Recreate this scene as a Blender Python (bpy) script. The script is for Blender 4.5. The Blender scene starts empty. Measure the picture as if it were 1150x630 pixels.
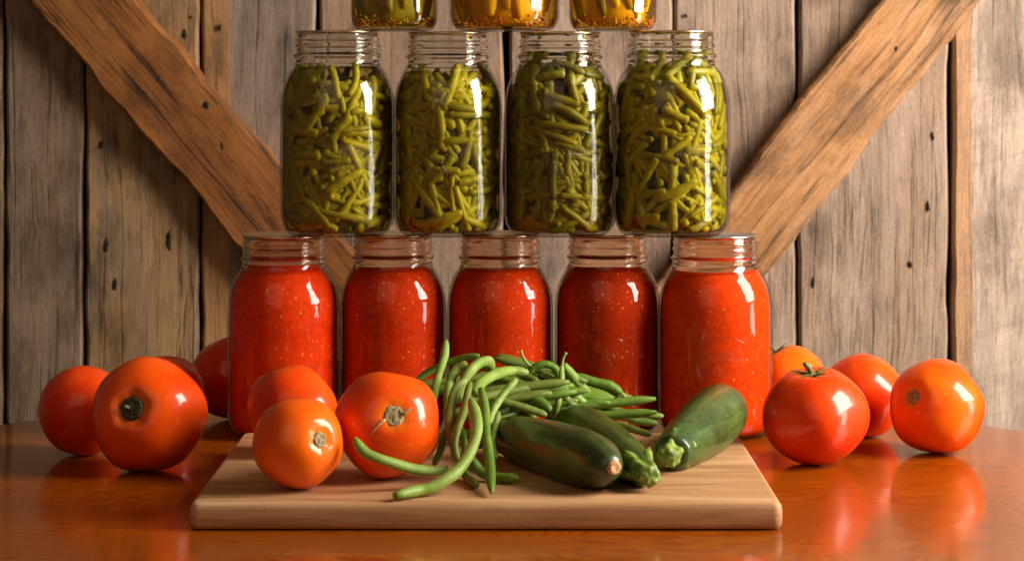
import bpy, bmesh, math, random
from mathutils import Vector, Matrix, Quaternion, noise

# ------------------------------------------------------------------ camera, world, light
S = bpy.context.scene
COL = S.collection
F_PX, YH, CX, CAM_H = 2400.0, 85.0, 575.0, 0.3014      # focal length in px, horizon row, centre column, height over table
cam_d = bpy.data.cameras.new('camera')
cam = bpy.data.objects.new('camera', cam_d); COL.objects.link(cam)
cam.location = (0, 0, CAM_H); cam.rotation_euler = (math.radians(90), 0, 0)
cam_d.sensor_width = 36; cam_d.lens = 36 * F_PX / 1150
cam_d.shift_y = -(315 - YH) / 1150
cam_d.clip_start = 0.05; cam_d.clip_end = 60
cam_d.dof.use_dof = True; cam_d.dof.focus_distance = 1.62; cam_d.dof.aperture_fstop = 14
S.camera = cam
S.render.resolution_x, S.render.resolution_y = 1024, 560

w = bpy.data.worlds.new('World'); S.world = w; w.use_nodes = True
bg = w.node_tree.nodes['Background']
bg.inputs[0].default_value = (1.0, 0.74, 0.48, 1); bg.inputs[1].default_value = 0.085

def area(name, loc, target, sx, sy, power, col):
    d = bpy.data.lights.new(name, 'AREA'); d.shape = 'RECTANGLE'; d.size = sx; d.size_y = sy
    d.energy = power; d.color = col
    o = bpy.data.objects.new(name, d); COL.objects.link(o); o.location = loc
    v = Vector(target) - Vector(loc)
    o.rotation_euler = v.to_track_quat('-Z', 'Y').to_euler()
    return o
area('window_light', (1.24, 1.40, 0.74), (0.0, 1.66, 0.30), 0.58, 0.90, 48, (1.0, 0.925, 0.83))
area('low_window_light', (1.24, 1.44, 0.03), (0.0, 1.70, 0.05), 0.20, 0.44, 3.8, (1.0, 0.93, 0.84))
area('room_light', (-0.7, -0.8, 1.5), (0, 1.7, 0.15), 2.2, 2.2, 8.5, (1.0, 0.76, 0.48))

S.view_settings.view_transform = 'Standard'; S.view_settings.look = 'None'
S.view_settings.exposure = 0.0; S.view_settings.gamma = 1.0

# ------------------------------------------------------------------ helpers
def at(px, py, D):
    "point that stands D metres in front of the camera under pixel (px,py) of the 1150x630 photograph"
    return Vector(((px - CX) / F_PX * D, D, CAM_H - (py - YH) / F_PX * D))

def mesh_obj(name, bm, mat=None, parent=None, smooth=True):
    me = bpy.data.meshes.new(name)
    bmesh.ops.recalc_face_normals(bm, faces=bm.faces[:])
    bm.to_mesh(me); bm.free()
    for p in me.polygons: p.use_smooth = smooth
    mats = mat if isinstance(mat, (list, tuple)) else [mat]
    for m in mats:
        if m: me.materials.append(m)
    o = bpy.data.objects.new(name, me); COL.objects.link(o)
    if parent: o.parent = parent
    return o

def thing(name, loc, label, cat, group=None):
    o = bpy.data.objects.new(name, None); COL.objects.link(o)
    o.location = loc; o.empty_display_size = 0.02
    return tag(o, label, cat, group)

def tag(o, label, cat, group=None):
    o['label'] = label; o['category'] = cat
    if group: o['group'] = group
    return o

def lathe(bm, prof, segs=64, mi=None, close=False):
    rings = []
    for r, z in prof:
        if r < 1e-6: rings.append([bm.verts.new((0, 0, z))])
        else: rings.append([bm.verts.new((r*math.cos(2*math.pi*i/segs), r*math.sin(2*math.pi*i/segs), z)) for i in range(segs)])
    for k in range(len(rings)-1):
        a, b = rings[k], rings[k+1]
        for i in range(segs):
            j = (i+1) % segs
            if len(a) == 1 and len(b) == 1: continue
            if len(a) == 1: f = bm.faces.new((a[0], b[i], b[j]))
            elif len(b) == 1: f = bm.faces.new((a[i], a[j], b[0]))
            else: f = bm.faces.new((a[i], a[j], b[j], b[i]))
            if mi: f.material_index = mi[k]
    return rings

def spline(pts, n):
    "Catmull-Rom through pts, n samples"
    P = [Vector(p) for p in pts]
    if len(P) == 2: return [P[0].lerp(P[1], i/(n-1)) for i in range(n)]
    P = [P[0]*2-P[1]] + P + [P[-1]*2-P[-2]]
    out = []; segs = len(P)-3
    for i in range(n):
        u = i/(n-1)*segs; k = min(int(u), segs-1); t = u-k
        a, b, c, d = P[k:k+4]
        out.append(0.5*((2*b)+(c-a)*t+(2*a-5*b+4*c-d)*t*t+(3*b-a-3*c+d)*t**3))
    return out

def tube(bm, pts, radii, segs=10, flat=1.0):
    n = len(pts); T = [(pts[min(i+1, n-1)]-pts[max(i-1, 0)]).normalized() for i in range(n)]
    N = T[0].orthogonal().normalized(); rings = []
    for i in range(n):
        N = (N - T[i]*N.dot(T[i])).normalized(); B = T[i].cross(N)
        rings.append([bm.verts.new(pts[i]+(N*math.cos(2*math.pi*k/segs)+B*math.sin(2*math.pi*k/segs)*flat)*radii[i]) for k in range(segs)])
    for i in range(n-1):
        for k in range(segs):
            bm.faces.new((rings[i][k], rings[i][(k+1) % segs], rings[i+1][(k+1) % segs], rings[i+1][k]))
    for ring, c, s in ((rings[0], pts[0]-T[0]*radii[0]*0.35, 0), (rings[-1], pts[-1]+T[-1]*radii[-1]*0.35, 1)):
        v = bm.verts.new(c)
        for k in range(segs): bm.faces.new((ring[k], ring[(k+1) % segs], v))

# ------------------------------------------------------------------ material helpers
class NT:
    def __init__(s, name):
        s.m = bpy.data.materials.new(name); s.m.use_nodes = True
        s.t = s.m.node_tree; s.t.nodes.clear()
        s.out = s.t.nodes.new('ShaderNodeOutputMaterial')
    def n(s, typ, **kw):
        nd = s.t.nodes.new('ShaderNode'+typ)
        for k, v in kw.items(): setattr(nd, k, v)
        return nd
    def l(s, a, b): s.t.links.new(a, b)
    def set(s, nd, **kw):
        for k, v in kw.items(): nd.inputs[k.replace('_', ' ')].default_value = v
        return nd
    def coord(s, scale=(1, 1, 1), loc=(0, 0, 0), src=None):
        if src is None: src = s.n('TexCoord').outputs['Object']
        mp = s.n('Mapping'); s.l(src, mp.inputs[0])
        mp.inputs['Scale'].default_value = scale; mp.inputs['Location'].default_value = loc
        return mp.outputs[0]
    def noise(s, vec, scale, detail=4, rough=0.5, dist=0.0):
        nd = s.n('TexNoise'); s.l(vec, nd.inputs['Vector'])
        nd.inputs['Scale'].default_value = scale; nd.inputs['Detail'].default_value = detail
        nd.inputs['Roughness'].default_value = rough; nd.inputs['Distortion'].default_value = dist
        return nd.outputs['Fac']
    def ramp(s, fac, stops):
        r = s.n('ValToRGB'); s.l(fac, r.inputs[0]); e = r.color_ramp.elements
        while len(e) < len(stops): e.new(0.5)
        for el, (p, c) in zip(e, stops):
            el.position = p; el.color = (c, c, c, 1) if isinstance(c, (int, float)) else (*c, 1)
        return r.outputs[0]
    def mix(s, fac, a, b, mode='MIX'):
        m = s.n('Mix', data_type='RGBA', blend_type=mode)
        for i, v in ((0, fac), (6, a), (7, b)):
            if isinstance(v, bpy.types.NodeSocket): s.l(v, m.inputs[i])
            elif i == 0: m.inputs[i].default_value = v
            else: m.inputs[i].default_value = (*v, 1)
        return m.outputs[2]
    def math(s, op, a, b=0.0, c=None, clamp=False):
        m = s.n('Math', operation=op); m.use_clamp = clamp
        for i, v in enumerate((a, b) if c is None else (a, b, c)):
            if isinstance(v, bpy.types.NodeSocket): s.l(v, m.inputs[i])
            else: m.inputs[i].default_value = v
        return m.outputs[0]
    def bump(s, h, strength=0.3, dist=0.001):
        b = s.n('Bump'); s.l(h, b.inputs['Height'])
        b.inputs['Strength'].default_value = strength; b.inputs['Distance'].default_value = dist
        return b.outputs[0]
    def pbr(s, color, rough=0.5, normal=None, **kw):
        p = s.n('BsdfPrincipled')
        if isinstance(color, bpy.types.NodeSocket): s.l(color, p.inputs['Base Color'])
        else: p.inputs['Base Color'].default_value = (*color, 1)
        if isinstance(rough, bpy.types.NodeSocket): s.l(rough, p.inputs['Roughness'])
        else: p.inputs['Roughness'].default_value = rough
        if normal is not None: s.l(normal, p.inputs['Normal'])
        for k, v in kw.items(): p.inputs[k.replace('_', ' ')].default_value = v
        s.l(p.outputs[0], s.out.inputs[0])
        return p

def barn_wood(name, dark, mid, light, patch, patch_amt=0.5, seed=0.0, saw=0.0, crack=0.5, edge=None):
    "weathered board, grain along local Z"
    k = NT(name)
    base = k.coord((1, 1, 1), (seed*1.7, seed*0.9, seed*2.3))
    wob = k.noise(k.coord((1, 1, 0.5), src=base), 9, 3)                       # slow wander of the grain
    off = k.n('CombineXYZ'); k.l(k.math('MULTIPLY', k.math('SUBTRACT', wob, 0.5), 0.022), off.inputs[0])
    add = k.n('VectorMath', operation='ADD'); k.l(base, add.inputs[0]); k.l(off.outputs[0], add.inputs[1])
    v = add.outputs[0]
    fine = k.noise(k.coord((1, 1, 0.06), src=v), 620, 6, 0.72)
    midn = k.noise(k.coord((1, 1, 0.04), src=v), 110, 8, 0.72)
    big = k.noise(k.coord((1, 1, 0.22), src=v), 22, 4, 0.6)
    blot = k.noise(k.coord((1, 1, 0.20), src=v), 46, 9, 0.74)
    grit = k.noise(k.coord((1, 1, 0.5), src=v), 1100, 3, 0.6)
    ck = k.noise(k.coord((1, 1, 0.04), src=v), 62, 2, 0.5, 0.5)
    gap = k.noise(k.coord((1, 1, 0.02), (4, 2, 1), src=v), 48, 2, 0.45, 0.3)
    c = k.ramp(k.math('ADD', k.math('MULTIPLY', midn, 0.55), k.math('MULTIPLY', blot, 0.45)), [(0.30, dark), (0.5, mid), (0.72, light)])
    c = k.mix(k.math('MULTIPLY', k.ramp(big, [(0.45, 0.0), (0.62, 1.0)]), patch_amt), c, patch)
    if edge:                                                                  # a strip of fresher wood down one edge
        sx = k.n('SeparateXYZ'); k.l(k.n('TexCoord').outputs['Object'], sx.inputs[0])
        d = k.math('ADD', sx.outputs[0], k.math('MULTIPLY', k.math('SUBTRACT', blot, 0.5), 0.008))
        m = k.math('GREATER_THAN', d, edge[0]) if edge[2] > 0 else k.math('LESS_THAN', d, edge[0])
        c = k.mix(k.math('MULTIPLY', m, 0.8), c, edge[1])
    c = k.mix(0.75, c, k.ramp(fine, [(0.30, 0.52), (0.5, 0.95), (0.72, 1.30)]), 'MULTIPLY')
    c = k.mix(0.8, c, k.ramp(blot, [(0.30, 0.45), (0.46, 0.95), (0.7, 1.2)]), 'MULTIPLY')
    c = k.mix(0.7, c, k.ramp(grit, [(0.3, 0.6), (0.5, 1.0), (0.7, 1.35)]), 'MULTIPLY')
    stain = k.noise(k.coord((1, 1, 0.55), (7, 3, 5), src=v), 15, 5, 0.62)
    c = k.mix(0.75, c, k.ramp(stain, [(0.34, 0.42), (0.47, 1.0), (0.66, 1.12)]), 'MULTIPLY')
    cm = k.ramp(ck, [(0.27, 1.0), (0.345, 0.0)])
    line = k.ramp(k.math('ABSOLUTE', k.math('SUBTRACT', gap, 0.5)), [(0.0, 1.0), (0.022, 0.0)])
    cm = k.math('MAXIMUM', cm, k.math('MULTIPLY', line, k.ramp(blot, [(0.42, 1.0), (0.58, 0.0)])))
    c = k.mix(k.math('MULTIPLY', cm, crack*0.8), c, (0.018, 0.012, 0.009))
    h = k.math('ADD', k.math('MULTIPLY', fine, 0.6), k.math('MULTIPLY', cm, -0.9))
    if saw:
        rot = k.n('Mapping'); k.l(base, rot.inputs[0]); rot.inputs['Rotation'].default_value = (0, math.radians(14), 0)
        swn = k.noise(k.coord((0.05, 1, 1), src=rot.outputs[0]), 75, 4, 0.6)
        swm = k.ramp(swn, [(0.52, 0.0), (0.68, 1.0)])
        c = k.mix(k.math('MULTIPLY', swm, saw), c, dark)
    k.pbr(c, 0.82, k.bump(h, 0.7, 0.0012), Specular_IOR_Level=0.25)
    return k.m

def jitter_box(bm, hx, hy, hz, n=40, jit=0.0015, seed=0):
    "board centred on the origin, long side Z, with hand-hewn wandering edges and rounded front arrises"
    prev = None; b = min(0.003, hy*0.3)
    cs = [(-hx+b, -hy), (-hx/3, -hy), (hx/3, -hy), (hx-b, -hy), (hx, -hy+b), (hx, hy), (-hx, hy), (-hx, -hy+b)]
    for i in range(n+1):
        z = -hz+2*hz*i/n
        ring = []
        for q, (x, y) in enumerate(cs):
            s = 1 if x > 0 else -1
            d = noise.noise(Vector((z*22, s*5.3+seed, 0.3)))*jit + noise.noise(Vector((z*90, s*9.1+seed, 3.3)))*jit*0.4
            dy = noise.noise(Vector((z*12, x*14, seed+7)))*jit*0.7 if y < 0 else 0
            ring.append(bm.verts.new((x+(d if abs(x) > hx*0.5 else 0), y+dy, z)))
        if prev:
            for q in range(8): bm.faces.new((prev[q], prev[(q+1) % 8], ring[(q+1) % 8], ring[q]))
        else: bm.faces.new(ring)
        prev = ring
    bm.faces.new(prev)

# ------------------------------------------------------------------ the barn wall
WALL_D = 2.20
ppm = WALL_D/F_PX
GREY_D, GREY_M, GREY_L = (0.103, 0.066, 0.042), (0.247, 0.159, 0.101), (0.371, 0.251, 0.164)
ORANGE = (0.371, 0.169, 0.055)
wall = thing('barn_wall', ((575-CX)*ppm, WALL_D, -0.45), 'weathered barn wall of upright grey and brown boards with two slanting braces', 'wall')
Z0, Z1 = -0.45, 0.75
def part_at(name, bm, mat, parent, loc, rot=None, smooth=True):
    o = mesh_obj(name, bm, mat, parent, smooth)
    o.location = Vector(loc)-parent.location
    if rot: o.rotation_euler = rot
    return o
# (left px, right px, depth offset, dark, mid, light, patch, patch amount, crack, saw, edge strip)
PLANKS = [
    (-95, 3, 0.000, GREY_D, (0.154, 0.101, 0.063), GREY_L, ORANGE, 0.4, 0.6, 0, None),
    (7, 93, 0.000, (0.11, 0.074, 0.050), (0.25, 0.17, 0.118), (0.34, 0.24, 0.165), (0.22, 0.135, 0.075), 0.5, 0.55, 0, None),
    (97, 223, -0.002, (0.19, 0.105, 0.045), (0.36, 0.215, 0.10), (0.47, 0.29, 0.14), (0.25, 0.18, 0.13), 0.75, 0.75, 0.1, None),
    (227, 353, 0.000, (0.12, 0.088, 0.07), (0.28, 0.20, 0.15), (0.37, 0.27, 0.20), (0.17, 0.125, 0.105), 0.6, 0.75, 0, (-0.029, (0.40, 0.20, 0.07), -1)),
    (359, 565, 0.001, (0.15, 0.10, 0.072), (0.29, 0.20, 0.145), (0.37, 0.265, 0.195), (0.36, 0.21, 0.11), 0.35, 0.6, 0, None),
    (572, 754, -0.001, (0.21, 0.14, 0.105), (0.36, 0.255, 0.192), (0.44, 0.32, 0.245), (0.34, 0.215, 0.145), 0.3, 0.3, 0.1, None),
    (758, 893, 0.001, (0.20, 0.135, 0.098), (0.36, 0.255, 0.185), (0.44, 0.32, 0.24), (0.31, 0.185, 0.11), 0.35, 0.35, 0.15, None),
    (897, 1064, -0.001, (0.18, 0.125, 0.09), (0.34, 0.245, 0.18), (0.43, 0.32, 0.24), (0.36, 0.215, 0.12), 0.35, 0.5, 0, None),
    (1070, 1225, -0.004, (0.27, 0.19, 0.14), (0.46, 0.345, 0.265), (0.53, 0.41, 0.325), (0.42, 0.30, 0.215), 0.5, 0.12, 0.6, (-0.052, (0.42, 0.22, 0.10), -1)),
    (1229, 1390, 0.0, GREY_D, GREY_M, GREY_L, ORANGE, 0.3, 0.4, 0.1, None),
]
for i, (a, b, dy, cd, cm_, cl, cp, pa, ck, sw, ed) in enumerate(PLANKS):
    hx = (b-a)*ppm/2
    bm = bmesh.new(); jitter_box(bm, hx, 0.011, (Z1-Z0)/2, 60, 0.0022, i*3.1)
    m = barn_wood('barn_board_wood', cd, cm_, cl, cp, pa, 1.37*i+0.4, sw, ck, ed)
    part_at('plank', bm, m, wall, ((a+b)/2*ppm-CX*ppm, WALL_D+0.011+dy, (Z0+Z1)/2), smooth=False)
k = NT('gap_shade_black'); k.pbr((0.006, 0.005, 0.004), 0.95); BACK = k.m
bm = bmesh.new(); jitter_box(bm, 0.75, 0.006, (Z1-Z0)/2, 2, 0)
part_at('gap_shade_sheet', bm, BACK, wall, (0.05, WALL_D+0.036, (Z0+Z1)/2), smooth=False)  # added black sheet standing in for the darkness behind the plank gaps

BR_D = WALL_D-0.028
def brace(p0, p1, width_px, seed, cols, crack):
    A, B = at(*p0, BR_D), at(*p1, BR_D)
    d = B-A; L = d.length
    ang = math.atan2(d.x, d.z)
    bm = bmesh.new(); jitter_box(bm, width_px*BR_D/F_PX/2, 0.0125, L/2, 110, 0.0042, seed)
    m = barn_wood('brace_wood', *cols, 0.6, seed, 0.0, crack)
    return part_at('brace', bm, m, wall, (A+B)/2+Vector((0, 0.0125, 0)), (0, ang, 0), smooth=False)
brace((32, -70), (468, 438), 93, 11.3, ((0.11, 0.038, 0.011), (0.30, 0.112, 0.028), (0.46, 0.20, 0.055), (0.22, 0.07, 0.018)), 0.95)
brace((1100, -70), (694, 448), 89, 23.9, ((0.24, 0.105, 0.04), (0.46, 0.225, 0.09), (0.54, 0.30, 0.14), (0.44, 0.27, 0.17)), 0.7)
# nail holes and small knots
k = NT('nail_hole_dark'); k.pbr((0.012, 0.008, 0.006), 0.9); HOLE = k.m
for (x, y, rx, rz, D) in [(114, 163, 3.5, 4, WALL_D), (120, 275, 3, 7, WALL_D), (129, 320, 3.5, 8, WALL_D), (208, 39, 3, 5, WALL_D),
                          (247, 32, 2.2, 4.5, WALL_D), (190, 270, 3, 12, WALL_D), (215, 20, 1.5, 2, WALL_D), (1047, 153, 2.2, 4.5, WALL_D), (1042, 232, 2, 6, WALL_D), (1022, 297, 2.2, 4, WALL_D),
                          (913, 317, 1.8, 6, WALL_D), (770, 18, 2, 2.5, WALL_D), (1006, 55, 3, 3, BR_D), (977, 90, 4.5, 5, BR_D),
                          (232, 118, 3, 4, BR_D), (250, 165, 4, 9, BR_D), (178, 88, 2, 5, BR_D)]:
    bm = bmesh.new(); bmesh.ops.create_uvsphere(bm, u_segments=12, v_segments=8, radius=1)
    for v in bm.verts:
        j_ = 1+0.9*noise.noise(v.co*1.3+Vector((x*0.37, y*0.21, 0))); v.co = Vector((v.co.x*rx*0.8*ppm*j_+v.co.z*0.0006*math.sin(x), v.co.y*0.0012, v.co.z*rz*0.9*ppm*j_))
    part_at('nail_hole', bm, HOLE, wall, at(x, y, D)-Vector((0, 0.0022 if D == WALL_D else -0.0002, 0)))

# ------------------------------------------------------------------ the table
def table_mat():
    k = NT('varnished_table_wood')
    v = k.coord((1, 1, 1), (0.31, 0.12, 0))
    wob = k.noise(k.coord((1.2, 3, 1), src=v), 3.0, 3)
    off = k.n('CombineXYZ'); k.l(k.math('MULTIPLY', wob, 0.30), off.inputs[1])
    add = k.n('VectorMath', operation='ADD'); k.l(v, add.inputs[0]); k.l(off.outputs[0], add.inputs[1]); u = add.outputs[0]
    wv = k.n('TexWave', bands_direction='Y'); k.l(u, wv.inputs[0])
    wv.inputs['Scale'].default_value = 34; wv.inputs['Distortion'].default_value = 2.2; wv.inputs['Detail'].default_value = 3; wv.inputs['Detail Scale'].default_value = 1.2
    pores = k.noise(k.coord((0.10, 1, 1), src=u), 520, 4, 0.6)
    big = k.noise(k.coord((0.5, 1, 1), src=v), 6, 3)
    c = k.ramp(wv.outputs['Fac'], [(0.1, (0.27, 0.050, 0.0006)), (0.55, (0.32, 0.066, 0.0008)), (1.0, (0.355, 0.080, 0.001))])
    c = k.mix(0.6, c, k.ramp(pores, [(0.3, 0.6), (0.55, 1.0)]), 'MULTIPLY')
    c = k.mix(0.7, c, k.ramp(big, [(0.3, 0.7), (0.7, 1.2)]), 'MULTIPLY')
    h = k.math('ADD', k.math('MULTIPLY', wv.outputs['Fac'], 0.5), pores)
    p = k.pbr(c, 0.32, k.bump(h, 0.16, 0.0006), Specular_IOR_Level=0.15, Coat_Weight=0.65, Coat_Roughness=0.085, Coat_IOR=1.42)
    k.l(k.bump(h, 0.055, 0.0006), p.inputs['Coat Normal'])
    return k.m
table = thing('round_table', (-0.02, 1.44, 0), 'round glossy orange-brown wooden table in front of the barn wall', 'table')
TM = table_mat()
bm = bmesh.new()
lathe(bm, [(0, -0.026), (0.575, -0.026), (0.59, -0.024), (0.598, -0.017), (0.600, -0.010), (0.597, -0.004), (0.590, -0.0008), (0.583, 0), (0.4, 0), (0.2, 0), (0, 0)], 160)
mesh_obj('tabletop', bm, TM, table)

# ------------------------------------------------------------------ cutting board
def board_mat():
    k = NT('maple_board_wood')
    v = k.coord()
    fine = k.noise(k.coord((0.045, 1, 1), src=v), 360, 5, 0.6)
    mid = k.noise(k.coord((0.12, 1, 1), (0, 0.4, 0), src=v), 60, 4, 0.55, 0.5)
    sx = k.n('SeparateXYZ'); k.l(v, sx.inputs[0])
    strip = k.n('TexWhiteNoise', noise_dimensions='1D')
    k.l(k.math('FLOOR', k.math('MULTIPLY', sx.outputs[1], 27)), strip.inputs['W'])
    c = k.ramp(mid, [(0.3, (0.46, 0.23, 0.10)), (0.5, (0.63, 0.35, 0.17)), (0.72, (0.70, 0.43, 0.23))])
    c = k.mix(0.9, c, k.ramp(strip.outputs['Value'], [(0, (0.72, 0.68, 0.63)), (1, (1.04, 1.03, 1.0))]), 'MULTIPLY')
    c = k.mix(0.7, c, k.ramp(fine, [(0.3, 0.72), (0.6, 1.06)]), 'MULTIPLY')
    st = k.ramp(k.noise(k.coord((0.10, 1, 1), (0.2, 0, 0), src=v), 75, 3, 0.5, 0.6), [(0.27, 1.0), (0.34, 0.0)])
    c = k.mix(k.math('MULTIPLY', st, 0.6), c, (0.22, 0.10, 0.045))
    for ang, sd_, sc in ((25, 0.3, 16), (-50, 0.9, 13), (80, 1.7, 14)):           # knife scratches
        rt = k.n('Mapping'); k.l(v, rt.inputs[0]); rt.inputs['Rotation'].default_value = (0, 0, math.radians(ang))
        ln = k.noise(k.coord((0.10, 1, 1), (sd_, sd_, 0), src=rt.outputs[0]), sc*4, 1, 0.4)
        mk = k.ramp(k.math('ABSOLUTE', k.math('SUBTRACT', ln, 0.5)), [(0.0, 1.0), (0.010, 0.0)])
        mk = k.math('MULTIPLY', mk, k.ramp(k.noise(k.coord((1, 1, 1), (sd_, 0, 0), src=v), 26, 2), [(0.52, 0.0), (0.62, 1.0)]))
        c = k.mix(k.math('MULTIPLY', mk, 0.35), c, (0.30, 0.15, 0.06))
    k.pbr(c, 0.55, k.bump(fine, 0.2, 0.0004), Specular_IOR_Level=0.25)
    return k.m
BX0, BX1, BY0, BY1, BT = -0.2145, 0.1800, 1.416, 1.700, 0.018
def rounded_rect(hx, hy, r, n=8):
    out = []
    for cx, cy, a0 in ((hx-r, hy-r, 0), (-hx+r, hy-r, 90), (-hx+r, -hy+r, 180), (hx-r, -hy+r, 270)):
        for i in range(n+1):
            a = math.radians(a0+90*i/n); out.append((cx+r*math.cos(a), cy+r*math.sin(a)))
    return out
bm = bmesh.new(); prev = None
hx, hy = (BX1-BX0)/2, (BY1-BY0)/2
lay = [(0.003, 0.0006), (0.001, 0.0016), (0.0003, 0.0045), (0.0, 0.009), (0.0003, 0.0140), (0.0010, 0.0163), (0.0024, 0.0176), (0.004, BT)]
for ins, z in lay:
    ring = [bm.verts.new((x, y, z)) for x, y in rounded_rect(hx-ins, hy-ins, 0.0065-ins*0.6)]
    if prev:
        for q in range(len(ring)): bm.faces.new((prev[q], prev[(q+1) % len(ring)], ring[(q+1) % len(ring)], ring[q]))
    else: bm.faces.new(ring)
    prev = ring
bm.faces.new(prev)
board = mesh_obj('cutting_board', bm, board_mat())
board.location = ((BX0+BX1)/2, (BY0+BY1)/2, 0)
tag(board, 'pale wooden cutting board with rounded edges lying on the table', 'cutting board')

# ------------------------------------------------------------------ jars
JR = 0.0472
OUT = [(0.0, 0.0025), (0.030, 0.0022), (0.0355, 0.0), (0.0385, 0.0006), (0.0425, 0.0032), (0.0455, 0.0085), (0.0469, 0.0150), (JR, 0.022),
       *[(JR, 0.022+0.006*i) for i in range(1, 13)], (JR, 0.100), (0.0470, 0.108), (0.0462, 0.1155), (0.0446, 0.1225), (0.0422, 0.1290), (0.0394, 0.1345), (0.0366, 0.1385), (0.0349, 0.1418),
       (0.0344, 0.1445), (0.0346, 0.1460), (0.0361, 0.1472), (0.0364, 0.1482), (0.0358, 0.1494), (0.0342, 0.1503), (0.0339, 0.1530),
       (0.0340, 0.1545), (0.0352, 0.1556), (0.0353, 0.1566), (0.0341, 0.1578), (0.0338, 0.1600), (0.0347, 0.1612), (0.0347, 0.1620), (0.0338, 0.1632), (0.0336, 0.1660), (0.0331, 0.1670)]
INN = [(0.0305, 0.1670), (0.0302, 0.1640), (0.0305, 0.1480), (0.0318, 0.1422), (0.0342, 0.1388)]
def r_at(z):
    for (r0, z0), (r1, z1) in zip(OUT[2:], OUT[3:]):
        if z0 <= z <= z1 and z1 > z0: return r0+(r1-r0)*(z-z0)/(z1-z0)
    return 0.033
def thin_glass(name, tint=(0.96, 0.97, 0.95), wav=0.35):
    k = NT(name)
    lw = k.n('LayerWeight'); lw.inputs['Blend'].default_value = 0.5
    v = k.coord()
    h = k.noise(k.coord((1, 1, 0.6), src=v), 45, 3, 0.5)
    nrm = k.bump(h, wav, 0.0022)
    F = k.math('MULTIPLY_ADD', k.math('POWER', lw.outputs['Facing'], 4.5), 0.75, 0.036)
    tr = k.n('BsdfTransparent'); gl = k.n('BsdfGlossy'); gl.inputs['Roughness'].default_value = 0.03
    k.l(nrm, gl.inputs['Normal'])
    edge = k.math('POWER', lw.outputs['Facing'], 3.0)
    k.l(k.mix(edge, tint, tuple(c*0.45 for c in tint)), tr.inputs['Color'])
    mx = k.n('MixShader'); k.l(F, mx.inputs[0]); k.l(tr.outputs[0], mx.inputs[1]); k.l(gl.outputs[0], mx.inputs[2])
    k.l(mx.outputs[0], k.out.inputs[0])
    return k.m
def real_glass(name, tint=(0.97, 0.98, 0.96), rough=0.02):
    k = NT(name)
    h = k.noise(k.coord(), 60, 2)
    k.pbr(tint, rough, k.bump(h, 0.15, 0.0015), Transmission_Weight=1.0, IOR=1.46)
    return k.m
THIN = thin_glass('jar_glass_body'); NECK = real_glass('jar_glass_neck'); NECK_RED = real_glass('jar_glass_neck_smeared', (0.99, 0.82, 0.68), 0.09)

def lid_mat(name, col, rough):
    k = NT(name); h = k.noise(k.coord(), 300, 3)
    k.pbr(col, rough, k.bump(h, 0.1, 0.0003), Metallic=1.0); return k.m
GOLD = lid_mat('gold_lid_metal', (0.74, 0.62, 0.40), 0.27); SILVER = lid_mat('silver_lid_metal', (0.80, 0.78, 0.74), 0.25)
k = NT('lid_sealing_compound'); k.pbr((0.25, 0.05, 0.02), 0.6); SEAL = k.m

def make_jar(name, loc, sx, sz, label, group, liquid_z, neck_mat, lid_m, rot=0.0):
    j = thing(name, loc, label, 'jar', group)
    j.rotation_euler = (0, 0, rot)
    bm = bmesh.new()
    nk = next(i for i, p in enumerate(OUT) if p[1] > 0.1395)      # first profile point of the clear neck
    prof = OUT+INN
    mi = [0 if i < nk-1 else 1 for i in range(len(prof)-1)]
    lathe(bm, prof, 96, mi)
    for v in bm.verts: v.co = Vector((v.co.x*sx, v.co.y*sx, v.co.z*sz))
    for v in bm.verts:                                            # pressed glass is never quite round
        d = v.co.copy(); d.z = 0
        if 0.006 < v.co.z < 0.138 and d.length > 0.02:
            q = Vector((v.co.x*26, v.co.y*26, v.co.z*17))+Vector((loc[0]*90, 0, loc[2]*50))
            v.co += d.normalized()*(0.0009*noise.noise(q)+0.00025*noise.noise(q*2.6))
    g = mesh_obj('glass', bm, [THIN, neck_mat], j)
    bm = bmesh.new(); zt = 0.1673
    lathe(bm, [(0, zt), (0.0328, zt), (0.0342, zt-0.0005), (0.0347, zt), (0.0347, zt+0.0006), (0.0341, zt+0.0013), (0.0325, zt+0.0012), (0.031, zt+0.0009), (0, zt+0.0009)], 72)
    for v in bm.verts: v.co = Vector((v.co.x*sx, v.co.y*sx, v.co.z*sz))
    mesh_obj('lid', bm, lid_m, j)
    return j
JAR_H = 0.1673+0.0013

def embossing(j, sx, sz, z0, phi0, rx, rz):
    "raised oval of the moulded jar with looping script strokes inside"
    bm = bmesh.new()
    def P(u, v): a = phi0+u/JR; r = JR*sx+0.0001; return Vector((r*math.cos(a), r*math.sin(a), (z0+v)*sz))
    ring = [P(rx*math.cos(2*math.pi*i/60), rz*math.sin(2*math.pi*i/60)) for i in range(61)]
    tube(bm, ring, [0.0005]*61, 6)
    for row in range(2):
        pts = []
        for i in range(46):
            t = i/45
            pts.append(P((-0.62+1.24*t)*rx+0.0018*math.cos(i*1.25+row), (0.25-0.55*row)*rz+(0.0042-0.0012*row)*math.sin(i*1.25+row*2)+0.10*rz*(t-0.5)))
        tube(bm, spline(pts, 140), [0.00028]*140, 5)
    return mesh_obj('embossing', bm, THIN, j)

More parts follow.
